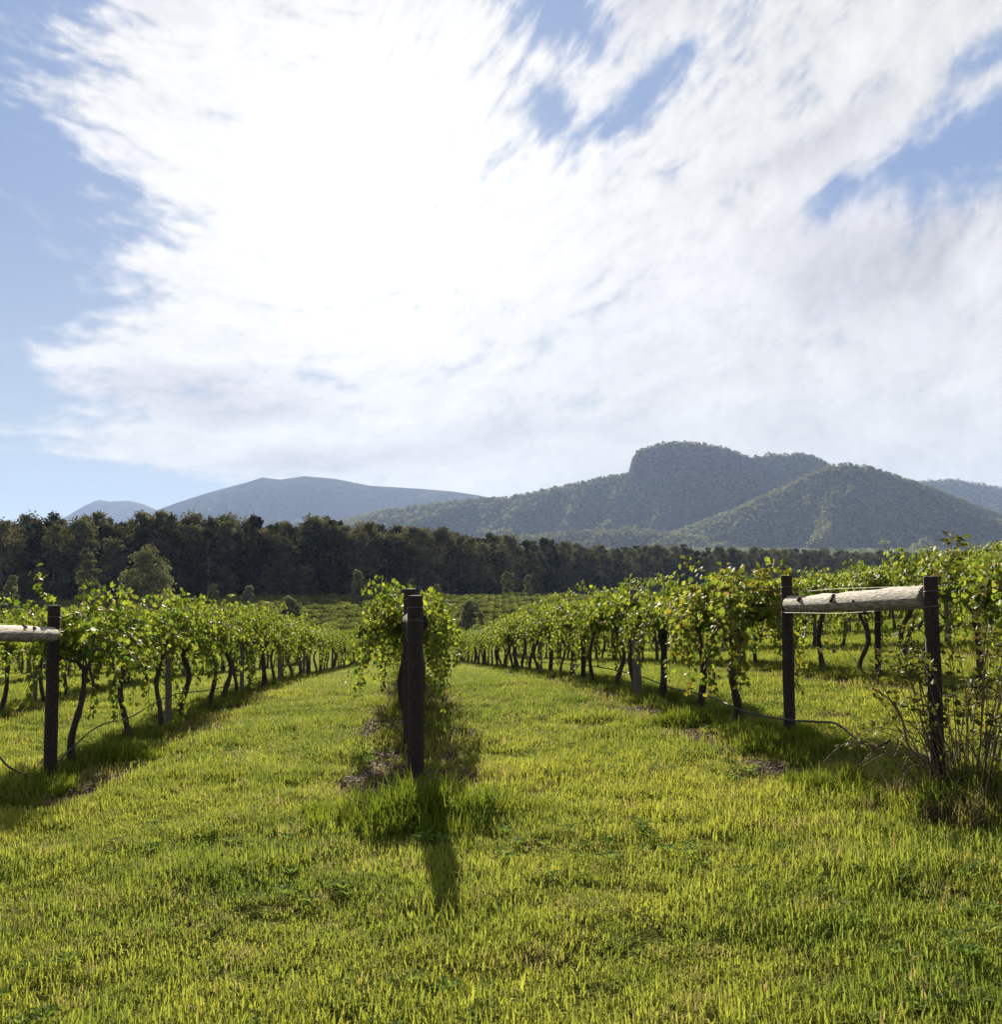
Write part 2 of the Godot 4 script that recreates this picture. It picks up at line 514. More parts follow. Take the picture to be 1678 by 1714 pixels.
func make_hills() -> void:
	var near := Color(0.095, 0.10, 0.055)
	var mesa := hill("mesa_hill", "flat-topped mesa with a sandstone cliff band above wooded slopes",
		[[-1250, 60], [-900, 110], [-676, 160], [-489, 222], [-376, 252], [-149, 282], [21, 294], [153, 320], [286, 349], [400, 372], [457, 388], [514, 398], [590, 402], [685, 398], [732, 396], [770, 394], [802, 400], [855, 420], [950, 434], [1007, 419], [1035, 400], [1138, 366], [1287, 300], [1581, 200], [1900, 90]],
		3200.0, 1750.0, 900.0, 13.0, 115.0, near, 0.11, [[404, 0], [412, 0], [417, 56], [457, 64], [514, 69], [590, 69], [685, 59], [732, 50], [770, 34], [802, 22], [855, 12], [900, 0]])
	var shoulder := hill("front_hill", "rounded wooded hill right of the mesa",
		[[-60, 60], [120, 84], [237, 104], [350, 128], [458, 156], [577, 203], [681, 250], [771, 293], [823, 312], [860, 315], [904, 311], [978, 285], [1066, 255], [1124, 230], [1237, 186], [1415, 134], [1700, 90]],
		2500.0, 1250.0, 700.0, 12.0, 62.0, near, 0.12)
	var right := hill("right_hill", "far wooded hill at the right edge",
		[[1300, 260], [1500, 350], [1624, 412], [1759, 472], [1892, 489], [2025, 494], [2131, 475], [2232, 456], [2554, 412], [3000, 300]], 4500.0, 1600.0, 900.0, 24.0, 90.0, near, 0.08)
	var spur := hill("wooded_spur", "low wooded spur in front of the mesa",
		[[-700, 60], [-520, 84], [-380, 98], [-250, 108], [-100, 116], [60, 128], [200, 140], [330, 142], [450, 128], [600, 104], [760, 80]], 2350.0, 800.0, 700.0, 12.0, 40.0, near, 0.15)
	hill("west_mountain", "long blue mountain on the left with gullied slopes",
		[[-3600, 120], [-3000, 240], [-2524, 403], [-2296, 479], [-2068, 564], [-1878, 626], [-1610, 699], [-1534, 726], [-1418, 711], [-1265, 734], [-1073, 718], [-841, 672], [-534, 653], [-303, 634], [-150, 610], [234, 537], [617, 403], [1200, 200]],
		6500.0, 3600.0, 1300.0, 30.0, 240.0, near, 0.06, [], 1.15)
	hill("far_peak", "small pointed blue peak at the far left",
		[[-4600, 300], [-3901, 501], [-3704, 586], [-3555, 652], [-3457, 717], [-3383, 758], [-3307, 737], [-3132, 747], [-3005, 717], [-2853, 652], [-2550, 551], [-2000, 350]], 8500.0, 3600.0, 1200.0, 50.0, 200.0, near, 0.05, [], 1.15)
	var leaf := Color(0.165, 0.178, 0.085)
	hill_forest("mesa_forest", "open bushland covering the mesa slopes", mesa, 34000, 9.5, leaf, 31)
	hill_forest("front_hill_forest", "open bushland covering the rounded front hill", shoulder, 20000, 8.5, leaf, 33)
	hill_forest("spur_forest", "open bushland covering the low spur", spur, 11000, 8.5, leaf, 35)
	hill_forest("right_hill_forest", "bushland covering the far right hill", right, 9000, 13.0, leaf, 37)
	# bush on the rising plain between the river wood and the hills
	var mesh := blob_tree(41, 26)
	rng.seed = 42
	var where := []
	var tints := []
	while where.size() < 14000:
		var d := rng.randf_range(620.0, 2300.0)
		var x := rng.randf_range(-0.62, 0.66) * d
		if rng.randf() > d / 2300.0 + 0.15: continue
		var r := rng.randf_range(7.0, 13.0)
		where.append(Transform3D(Basis(Vector3.UP, rng.randf() * TAU).scaled(Vector3(r, r, r)), Vector3(x, ground(x, -d) - 1.0, -d)))
		tints.append(leaf * rng.randf_range(0.7, 1.5))
	tag(many("valley_bush", mesh, M.far_leaf, where, tints), "bushland on the rising plain below the hills", "forest", "", "stuff")

# ------------------------------------------------------------------ trees
# height about 1 unit per metre; lobes: how many leaf clumps; spread: crown radius; low: where the crown begins (share of the height)
func tree_parts(sd: int, tall: float, spread: float, low: float, lobes: int, faces: int, leaf: float, tone: Color) -> Array:
	rng.seed = sd
	var t := Tubes.new()
	var s := Soup.new()
	var pts := []
	var rad := []
	var lean := Vector3(rng.randf_range(-0.04, 0.04), 0, rng.randf_range(-0.04, 0.04)) * tall
	for k in 7:
		var f := k / 6.0
		pts.append(lean * f * f + Vector3(rng.randf_range(-0.1, 0.1), tall * 0.9 * f, rng.randf_range(-0.1, 0.1)))
		rad.append(tall * 0.014 * (1.0 - 0.85 * f) + 0.02)
	t.tube(pts, rad, 7)
	for k in lobes:
		var f := low + (1.0 - low) * pow(rng.randf(), 0.85)
		var g := (f - low) / (1.0 - low)
		var wide := spread * (0.35 + 0.95 * sin(PI * clampf(g * 0.82 + 0.14, 0.0, 1.0))) * rng.randf_range(0.3, 1.0)
		var a := rng.randf() * TAU
		var at := lean * f * f + Vector3(cos(a) * wide, tall * f, sin(a) * wide)
		var from := lean * f * f + Vector3(0, tall * maxf(low * 0.6, f - 0.16), 0)
		t.tube([from, from.lerp(at, 0.55) + Vector3(0, -0.03 * tall * rng.randf(), 0), at], [tall * 0.005, tall * 0.0035, tall * 0.0015], 4, 0.0, null, false)
		var size := spread * rng.randf_range(0.26, 0.48)
		var tint := tone * rng.randf_range(0.7, 1.35)
		for q in faces:
			var d := Vector3(rng.randfn(), rng.randfn() * 0.8, rng.randfn()) * 0.55
			if d.length() > 1.25: d = d.normalized() * 1.25
			var p := at + d * size
			var n := Vector3(rng.randf_range(-1, 1), rng.randf_range(-0.4, 1), rng.randf_range(-1, 1)).normalized()
			var e := n.cross(Vector3(rng.randf_range(-1, 1), rng.randf_range(-1, 1), rng.randf_range(-1, 1))).normalized()
			var b := n.cross(e)
			var r := leaf * rng.randf_range(0.6, 1.4)
			var col := tint * rng.randf_range(0.8, 1.2)
			s.tri(p + e * r * 1.3, p + b * r * 0.6, p - b * r * 0.6, col)
			s.tri(p - e * r * 1.1, p - b * r * 0.6, p + b * r * 0.6, col)
	return [t.mesh(), s.mesh()]

func tree_proto(parts: Array) -> Node3D:
	var o := Node3D.new()
	var a := MeshInstance3D.new()
	a.name = "trunk"; a.mesh = parts[0]; a.material_override = M.tree_bark
	o.add_child(a)
	var b := MeshInstance3D.new()
	b.name = "crown"; b.mesh = parts[1]; b.material_override = M.tree_leaf
	b.set_meta("kind", "stuff")
	o.add_child(b)
	return o

func copy(proto: Node3D, called: String) -> Node3D:
	var o: Node3D = proto.duplicate()
	o.name = numbered(called)
	add_child(o)
	return o

const BAND_X := [-150.0, -100.0, -33.7, 38.0, 198.0, 405.0, 700.0]
const BAND_D := [185.0, 205.0, 240.0, 400.0, 600.0, 800.0, 1050.0]

func make_wood() -> void:
	var dark := Color(0.040, 0.044, 0.023)
	var protos := []
	var shapes := []
	for k in 6:
		var parts := tree_parts(100 + k, 20.0, [2.7, 3.4, 2.3, 3.7, 3.0, 2.1][k], [0.08, 0.16, 0.05, 0.2, 0.12, 0.06][k], 48, 62, 0.30, dark.lerp(Color(0.058, 0.056, 0.034), [0.0, 0.6, 0.15, 1.0, 0.4, 0.0][k]) * [0.95, 1.4, 1.2, 1.6, 1.85, 0.85][k])
		protos.append(tree_proto(parts))
		shapes.append(parts)
	rng.seed = 77
	# front rank: single trees, left to right
	var spots := []
	var f := 0.0
	while f < 5.35:
		var i := int(f)
		var x := lerpf(BAND_X[i], BAND_X[i + 1], f - i)
		var d := lerpf(BAND_D[i], BAND_D[i + 1], f - i) + rng.randf_range(-5, 5)
		if absf(x / d) < 0.56: spots.append(Vector2(x, d))
		f += rng.randf_range(5.0, 8.0) / Vector2(BAND_X[i + 1] - BAND_X[i], BAND_D[i + 1] - BAND_D[i]).length()
	spots.sort_custom(func(a, b): return a.x / a.y < b.x / b.y)
	var seen := 0
	for k in spots.size():
		var p: Vector2 = spots[k]
		var o := copy(protos[rng.randi() % 6], "river_tree")
		o.position = Vector3(p.x, ground(p.x, -p.y) - 0.2, -p.y)
		var h := rng.randf_range(0.72, 1.0) * 0.94
		o.scale = Vector3(h * rng.randf_range(0.95, 1.25), h, h * rng.randf_range(0.95, 1.25))
		o.rotation.y = rng.randf() * TAU
		tag(o, "tall dark tree, %s from the left in the front rank of the river wood" % (ORD[k] if k < ORD.size() else "%d%s" % [k + 1, "th" if (k + 1) / 10 % 10 == 1 else ["th", "st", "nd", "rd", "th", "th", "th", "th", "th", "th"][(k + 1) % 10]]), "tree", "trees along the front of the river wood")
	# the wood behind them
	var where := [[], [], [], [], [], []]
	for k in 760:
		var g := 5.9 * k / 760.0 + rng.randf_range(0.0, 0.02)
		var i := mini(int(g), 5)
		var x := lerpf(BAND_X[i], BAND_X[i + 1], g - i)
		var d := lerpf(BAND_D[i], BAND_D[i + 1], g - i)
		var back := rng.randf_range(6.0, 46.0) * (1.0 if d < 300.0 else 1.5)
		x -= back * 0.3
		d += back
		var h := (0.82 + 0.24 * pow(rng.randf(), 1.3)) * 0.95
		where[rng.randi() % 6].append(Transform3D(Basis(Vector3.UP, rng.randf() * TAU).scaled(Vector3(h * 1.1, h, h * 1.1)), Vector3(x, ground(x, -d) - 0.3, -d)))
	for k in 260:                                        # undergrowth along the front of the wood
		var g := 5.6 * k / 260.0 + rng.randf_range(0.0, 0.02)
		var i := mini(int(g), 5)
		var x := lerpf(BAND_X[i], BAND_X[i + 1], g - i) + rng.randf_range(-2.0, 2.0)
		var d := lerpf(BAND_D[i], BAND_D[i + 1], g - i) + rng.randf_range(-4.0, 6.0)
		var h := rng.randf_range(0.16, 0.42)
		where[rng.randi() % 6].append(Transform3D(Basis(Vector3.UP, rng.randf() * TAU).scaled(Vector3(h * 1.5, h, h * 1.5)), Vector3(x, ground(x, -d) - 0.4, -d)))
	var wood_root := base("river_wood", Vector3.ZERO)
	tag(wood_root, "dense dark wood behind the front rank of river trees", "wood", "", "stuff")
	for k in 6:
		tag(many("trunks", shapes[k][0], M.tree_bark, where[k], [], wood_root), "", "", "", "stuff")
		tag(many("crowns", shapes[k][1], M.tree_leaf, where[k], [], wood_root), "", "", "", "stuff")
	for p in protos: p.free()
	# lighter young trees standing clear of the wood: x, depth, height, width of the crown, label
	var pale := Color(0.17, 0.178, 0.10)
	var small := [[-52.2, 150.0, 12.2, 4.3, "broad pale green round-headed tree before the dark wood"], [-65.0, 160.0, 12.4, 2.0, "slender pale tree left of the broad round-headed one"],
		[-25.5, 124.0, 5.2, 1.7, "small grey-green tree among the far vines, left of the centre post"], [-3.8, 130.0, 4.8, 2.0, "bushy grey-green tree among the far vines, right of the centre post"],
		[-77.0, 160.0, 8.2, 1.6, "small pale sapling at the left edge before the wood"], [-66.0, 165.0, 6.6, 1.9, "low pale sapling below the slender pale tree"],
		[-55.0, 195.0, 5.2, 1.2, "thin sapling at the foot of the wood, right of the broad pale tree"], [-48.5, 195.0, 4.8, 1.4, "short rounded sapling left of the small tree among the far vines"],
		[-29.0, 205.0, 7.6, 1.8, "pale upright sapling before the wood, left of the centre post"], [-25.5, 210.0, 4.6, 1.5, "squat sapling right beside the pale upright one"],
		[-22.0, 210.0, 5.4, 1.1, "narrow sapling just left above the centre post"], [-19.0, 215.0, 5.6, 1.3, "pointed sapling directly behind the centre post"], [-13.5, 215.0, 4.4, 1.2, "small sapling just right of the centre post"],
		[1.5, 245.0, 7.0, 2.0, "pale conical sapling at the far edge of the field"], [6.5, 250.0, 6.0, 1.4, "smaller sapling right of the pale conical one"], [60.0, 420.0, 8.0, 2.6, "light olive tree in front of the wood above the right-hand row"]]
	for k in small.size():
		var a: Array = small[k]
		var parts := tree_parts(300 + k, a[2] * 0.95, a[3] * 0.62, 0.16, 26 + int(a[3] * 9.0), 110, 0.10 + 0.018 * a[3], pale * rng.randf_range(0.62, 0.85))
		var o := tree_proto(parts)
		o.name = numbered("young_tree")
		add_child(o)
		o.position = Vector3(a[0], ground(a[0], -a[1]) - 0.1, -a[1])
		tag(o, a[4], "tree", "young trees before the wood")

# ------------------------------------------------------------------ far vineyard
func make_far_field() -> void:
	rng.seed = 55
	var s := Soup.new()
	for k in 170:                                     # 1.5 m of trained canopy
		var p := Vector3(rng.randf_range(-0.85, 0.85), 1.1 + rng.randfn() * 0.26, rng.randfn() * 0.24)
		var n := Vector3(rng.randf_range(-1, 1), rng.randf_range(-0.2, 1), rng.randf_range(-1, 1)).normalized()
		var e := n.cross(Vector3(rng.randf_range(-1, 1), rng.randf_range(-1, 1), rng.randf_range(-1, 1))).normalized()
		var b := n.cross(e)
		var r := rng.randf_range(0.09, 0.17)
		s.tri(p + e * r, p + b * r, p - b * r, Color(1, 1, 1) * rng.randf_range(0.75, 1.25))
		s.tri(p - e * r, p - b * r, p + b * r, Color(1, 1, 1) * rng.randf_range(0.75, 1.25))
	for q in [-0.5, 0.5]:
		s.tri(Vector3(q - 0.05, 0, 0), Vector3(q + 0.05, 0, 0), Vector3(q, 1.1, 0), Color(0.4, 0.35, 0.4))
		s.tri(Vector3(q, 0, -0.05), Vector3(q, 0, 0.05), Vector3(q, 1.1, 0), Color(0.4, 0.35, 0.4))
	var mesh := s.mesh()
	var where := []
	var tints := []
	for r in 25:
		var d0 := 108.0 + r * 5.6
		var n := 0
		while n < 150:
			n += 1
			var x := -105.0 + n * 1.45
			var d := d0 - x * 0.16
			if d < 100.0 or d > 232.0 or absf(x / d) > 0.6 or d0 > 150.0 and d0 < 154.0: continue
			if x > 40.0 and d > 200.0: continue
			if rng.randf() < 0.05: continue
			var g := rng.randf_range(0.75, 1.2)
			where.append(Transform3D(Basis(Vector3.UP, -0.16 + rng.randf_range(-0.1, 0.1)).scaled(Vector3(1, g, 1)), Vector3(x, ground(x, -d), -d)))
			var y := rng.randf()
			tints.append(Color(0.085, 0.115, 0.03).lerp(Color(0.155, 0.165, 0.04), y) * rng.randf_range(0.7, 1.15))
	tag(many("far_vineyard", mesh, M.vine_leaf, where, tints), "far vineyard rows across the valley floor before the wood", "vineyard", "", "stuff")

# ------------------------------------------------------------------ grapevines
func leaf_color(autumn: float) -> Color:
	var c := Color(0.060, 0.105, 0.015).lerp(Color(0.235, 0.262, 0.040), pow(rng.randf(), 1.15))
	if rng.randf() < autumn: c = Color(0.23, 0.205, 0.03).lerp(Color(0.085, 0.065, 0.028), rng.randf())
	return c * rng.randf_range(0.85, 1.15)

const LOBES := [[0.0, -0.12], [0.34, -0.22], [0.52, 0.10], [0.36, 0.26], [0.44, 0.56], [0.17, 0.56], [0.0, 0.86]]   # half of a vine leaf, about 1 unit long

func vine_leaf(s: Soup, t: Transform3D, size: float, col: Color, simple: bool) -> void:
	var cup := rng.randf_range(0.05, 0.32)
	var mid := t * Vector3(0, 0.0, 0.22 * size)
	for e in [-1.0, 1.0]:
		var last := Vector3.ZERO
		var pick: Array = [0, 2, 4, 6] if simple else [0, 1, 2, 3, 4, 5, 6]
		for k in pick.size():
			var q: Array = LOBES[pick[k]]
			var p := t * Vector3(e * q[0] * size, (absf(q[0]) * cup - maxf(q[1], 0.0) * maxf(q[1], 0.0) * 0.22) * size, q[1] * size)
			if k: s.tri(mid, last, p, col)
			last = p

# one plant along local z: returns [trunk mesh, canopy mesh, cane mesh, loose leaf transforms]
func vine_parts(sd: int, shoots: int, autumn: float, simple: bool, droop: float, loose: int) -> Array:
	rng.seed = sd
	var trunk := Tubes.new()
	var arms := Tubes.new()
	var canes := Tubes.new()
	var s := Soup.new()
	var head := Vector3(rng.randf_range(-0.06, 0.06), rng.randf_range(0.98, 1.1), rng.randf_range(-0.12, 0.12))
	var foot := Vector3(rng.randf_range(-0.05, 0.05), -0.08, rng.randf_range(-0.22, 0.22))
	var bend := Vector3(rng.randf_range(-0.14, 0.14), 0, rng.randf_range(-0.2, 0.2))
	var bend2 := Vector3(rng.randf_range(-0.07, 0.07), 0, rng.randf_range(-0.09, 0.09))
	var p := []
	var r := []
	var thick := rng.randf_range(0.034, 0.050)
	for k in 15:
		var f := k / 14.0
		p.append(foot.lerp(head, f) + bend * sin(PI * f) * (1.0 - 0.3 * f) + bend2 * sin(TAU * f * 1.1))
		r.append(thick * (1.32 - 0.5 * f + 0.25 * exp(-f * 9.0)) * (1.0 + 0.12 * sin(k * 2.3 + sd)))
	trunk.tube(p, r, 9, 0.3, fine)
	for e in [-1.0, 1.0]:                               # cordon arms along the wire
		var a := []
		var ar := []
		for k in 8:
			var f := k / 7.0
			a.append(head + Vector3(sin(k * 1.7 + sd) * 0.025 - head.x * f, (1.17 - head.y) * (1.0 - pow(1.0 - f, 2.0)) + cos(k * 2.1 + sd) * 0.02, e * f * 0.80))
			ar.append(thick * (0.72 - 0.45 * f))
		arms.tube(a, ar, 6, 0.3, fine)
	var leaves := []
	for k in shoots:
		var z := (k + rng.randf()) / shoots * 1.76 - 0.88
		var side := -1.0 if k % 2 else 1.0
		var at := Vector3(rng.randf_range(-0.04, 0.04), 1.17 + rng.randf_range(-0.04, 0.06), z)
		var out := rng.randf_range(0.1, 0.85)
		var dir := Vector3(side * out, rng.randf_range(0.28, 1.05), rng.randf_range(-0.45, 0.45)).normalized()
		var length := rng.randf_range(0.42, 0.98)
		var heavy := rng.randf_range(1.5, 2.9)
		if rng.randf() < droop:
			length = rng.randf_range(0.9, 1.5)
			heavy = rng.randf_range(3.2, 5.0)
		var step := 0.05
		var pts := [at]
		var steps := int(length / step)
		for q in steps:
			dir += Vector3(rng.randf_range(-0.16, 0.16), -heavy * step * (0.55 + 0.9 * q / steps), rng.randf_range(-0.16, 0.16))
			dir = dir.normalized()
			at += dir * step
			if at.y < 0.22: break
			pts.append(at)
			for each in 3:
				var o := dir.cross(Vector3(rng.randf_range(-1, 1), rng.randf_range(-1, 1), rng.randf_range(-1, 1))).normalized()
				var hang := (o * 0.9 + Vector3(0, rng.randf_range(-1.0, 0.15), 0) + dir * 0.3).normalized()
				var face := Vector3(rng.randf_range(-0.7, 0.7) + side * 0.35, rng.randf_range(0.1, 1.0), rng.randf_range(-0.7, 0.7)).normalized()
				var xax := face.cross(hang)
				if xax.length() < 0.1: continue
				xax = xax.normalized()
				var size := rng.randf_range(0.06, 0.112) * (1.0 - 0.4 * q / steps)
				leaves.append([Transform3D(Basis(xax, hang.cross(xax).normalized(), hang), at + o * rng.randf_range(0.02, 0.075)), size, leaf_color(autumn)])
		if pts.size() > 3:
			var cr := []
			for q in pts.size(): cr.append(lerpf(0.0055, 0.0022, q / float(pts.size())))
			canes.tube(pts, cr, 4, 0.0, null, false)
	var kept := []
	if loose:
		leaves.sort_custom(func(a, b): return a[0].origin.z > b[0].origin.z)
		for k in loose:
			kept.append(leaves[k])
	for k in range(kept.size(), leaves.size()):
		vine_leaf(s, leaves[k][0], leaves[k][1], leaves[k][2], simple)
	return [trunk.mesh(), s.mesh(), canes.mesh(), arms.mesh(), kept]

func vine_proto(parts: Array) -> Node3D:
	var o := Node3D.new()
	for e in [["trunk", 0, M.bark], ["foliage", 1, M.vine_leaf], ["canes", 2, M.cane], ["cordon", 3, M.bark]]:
		var a := MeshInstance3D.new()
		a.name = e[0]; a.mesh = parts[e[1]]; a.material_override = e[2]
		if e[0] in ["foliage", "canes"]: a.set_meta("kind", "stuff")
		o.add_child(a)
	for k in parts[4].size():
		var q: Array = parts[4][k]
		var s := Soup.new()
		vine_leaf(s, Transform3D.IDENTITY, q[1], q[2], false)
		var a := MeshInstance3D.new()
		a.name = "leaf"; a.mesh = s.mesh(); a.material_override = M.vine_leaf
		a.transform = q[0]
		o.add_child(a, true)
	return o

func joined(parts: Array) -> ArrayMesh:
	var m := ArrayMesh.new()
	for k in [[0, M.bark], [1, M.vine_leaf]]:
		m.add_surface_from_arrays(Mesh.PRIMITIVE_TRIANGLES, parts[k[0]].surface_get_arrays(0))
		m.surface_set_material(m.get_surface_count() - 1, k[1])
	return m

func make_vines() -> void:
	var near := []
	var nearest := []
	var far := []
	var far_shape := []
	for k in 6: near.append(vine_proto(vine_parts(500 + k, [36, 40, 34, 42, 30, 36][k], [0.015, 0.03, 0.05, 0.02, 0.01, 0.09][k], false, [0.12, 0.2, 0.3, 0.14, 0.1, 0.26][k], 0)))
	for k in 5:
		var parts := vine_parts(540 + k, 36, [0.01, 0.04, 0.02, 0.01, 0.05][k], true, [0.1, 0.2, 0.16, 0.1, 0.2][k], 0)
		far.append(vine_proto(parts))
		far_shape.append(joined(parts))
	var first := {"C": vine_parts(560, 52, 0.03, false, 0.30, 70), "L1": vine_parts(561, 40, 0.06, false, 0.14, 40), "R1": vine_parts(562, 50, 0.30, false, 0.36, 40)}
	# where each row comes into view, and its first plant
	var starts := {"C": 11.5, "L1": 10.6, "R1": 11.0, "R2": 12.6, "L2": 17.6, "R3": 18.6, "R4": 24.6, "L3": 26.6, "R5": 30.8, "L4": 35.5, "R6": 37.0, "L5": 44.0, "R7": 43.0, "R8": 49.0}
	rng.seed = 900
	var rest := [[], [], [], [], []]
	var made := 0
	for row in starts:
		var d: float = starts[row]
		var n := 0
		var before := d - 1.6
		while before > 8.5 and row not in ["C", "L1", "R1"] and before > d - 6.0:         # plants of the same row outside the picture
			rest[rng.randi() % 5].append(Transform3D(Basis(Vector3.UP, TURN), on(ROWS[row], before)))
			before -= 1.6
		while d < 72.0:
			var slope := atan2(on(ROWS[row], d + 1.0).y - on(ROWS[row], d - 1.0).y, 2.0)
			var flip := PI if rng.randf() < 0.5 else 0.0
			var yaw := TURN + flip + rng.randf_range(-0.06, 0.06)
			var k := rng.randf_range(0.9, 1.08)
			var at := on(ROWS[row] + rng.randf_range(-0.06, 0.06), d)
			if made < 298 and ROW_WORDS.has(row):
				var proto: Node3D
				if n == 0 and first.has(row):
					proto = vine_proto(first[row])
					yaw = TURN
					k = 1.0
				elif d < 27.0: proto = near[rng.randi() % 6].duplicate()
				else: proto = far[rng.randi() % 5].duplicate()
				proto.name = numbered("grapevine")
				add_child(proto)
				proto.transform = Transform3D(Basis(Vector3.UP, yaw).scaled(Vector3(rng.randf_range(0.74, 0.92), k, 1.0)), at)
				if row.begins_with("R") and row != "R1": proto.scale.y *= 1.02
				tag(proto, "%s grapevine from the front in the %s" % [ORD[n], ROW_WORDS[row]], "grapevine", "grapevines trained along the wires")
				made += 1
			else:
				rest[rng.randi() % 5].append(Transform3D(Basis(Vector3.UP, yaw).scaled(Vector3(0.82, k, 1)), at))
			n += 1
			d += 1.6 + rng.randf_range(-0.12, 0.12)
	var o := base("distant_vines", Vector3.ZERO)
	tag(o, "further grapevines massed behind the nearer rows", "grapevines", "", "stuff")
	for k in 5:
		tag(many("vines", far_shape[k], null, rest[k], [], o), "", "", "", "stuff")
	for p in near: p.free()
	for p in far: p.free()
	print("vines ", made)

# ------------------------------------------------------------------ posts, logs, wires
func post_mesh(tall: float, r: float, sd: int, lean: Vector2) -> ArrayMesh:
	rng.seed = sd
	var t := Tubes.new()
	var p := []
	var q := []
	for k in 14:
		var f := k / 13.0
		p.append(Vector3(lean.x * f + rng.randf_range(-0.002, 0.002), -0.25 + (tall + 0.25) * f, lean.y * f))
		q.append(r * (1.05 - 0.07 * f) * (0.94 if k == 13 else 1.0))
	p[12] = p[13] - Vector3(0, 0.012, 0)
	q[12] = q[11]
	t.tube(p, q, 18, 0.07, fine)
	return t.mesh()

func log_mesh(length: float, r0: float, r1: float, sd: int) -> ArrayMesh:     # along local -z from the origin
	rng.seed = sd
	var t := Tubes.new()
	var p := []
	var q := []
	for k in 30:
		var f := k / 29.0
		p.append(Vector3(sin(f * 4.0 + sd) * 0.008, sin(f * 3.0 + sd * 2.0) * 0.006, -length * f))
		q.append(lerpf(r0, r1, f) * (1.0 + 0.05 * sin(f * 23.0 + sd)) * (0.9 if k == 0 or k == 29 else 1.0))
	p[1] = p[0] + Vector3(0, 0, -0.012)
	p[28] = p[29] + Vector3(0, 0, 0.012)
	t.tube(p, q, 26, 0.17, fine)
	return t.mesh()

func knots(parent: Node3D, spots: Array) -> void:        # [z along the log, angle, radius, log radius]
	for a in spots:
		var t := Tubes.new()
		var d := Vector3(cos(a[1]), sin(a[1]), 0)
		t.tube([d * (a[3] - 0.02), d * (a[3] + 0.004), d * (a[3] + 0.010)], [a[2] * 1.15, a[2], a[2] * 0.55], 9, 0.35, fine)
		var o := put("knot", t.mesh(), M.knot, parent)
		o.position.z = a[0]

func wire_mesh(points: Array, r: float, sides := 4) -> ArrayMesh:
	var t := Tubes.new()
	var q := []
	for k in points: q.append(r)
	t.tube(points, q, sides)
	return t.mesh()

func smooth_path(points: Array, per := 6) -> Array:
	var c := Curve3D.new()
	for k in points.size():
		var tan: Vector3 = (points[mini(k + 1, points.size() - 1)] - points[maxi(k - 1, 0)]) / 6.0
		c.add_point(points[k], -tan, tan)
	var out := []
	for k in (points.size() - 1) * per + 1:
		out.append(c.samplef(k / float(per)))
	return out

func end_post(s: float, d: float, foot: float, tall: float, r: float, sd: int, lean: Vector2, label: String) -> Node3D:
	var at := on(s, d)
	at.y = minf(at.y, foot)
	var o := base("timber_post", at)
	var top := foot + tall - at.y
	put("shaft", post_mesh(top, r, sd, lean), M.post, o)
	for h in [0.86, 0.93]:                                # turns of wire tied round the post
		var ring := []
		for k in 17:
			var a := TAU * k / 16.0
			ring.append(Vector3(cos(a) * (r + 0.004) + lean.x * h, top * h + sin(a * 1.0) * 0.01, sin(a) * (r + 0.004) + lean.y * h))
		put("wire_tie", wire_mesh(ring, 0.002), M.wire, o)
	tag(o, label, "post", "strainer posts at the row ends")
	return o

func brace_log(a: Vector3, b: Vector3, r0: float, r1: float, sd: int, label: String, spots: Array, mat: Material = M.log) -> void:
	var o := base("brace_log", a)
	o.look_at_from_position(a, b)
	put("timber", log_mesh(a.distance_to(b), r0, r1, sd), mat, o)
	knots(o, spots)
	tag(o, label, "log", "brace logs between strainer posts")

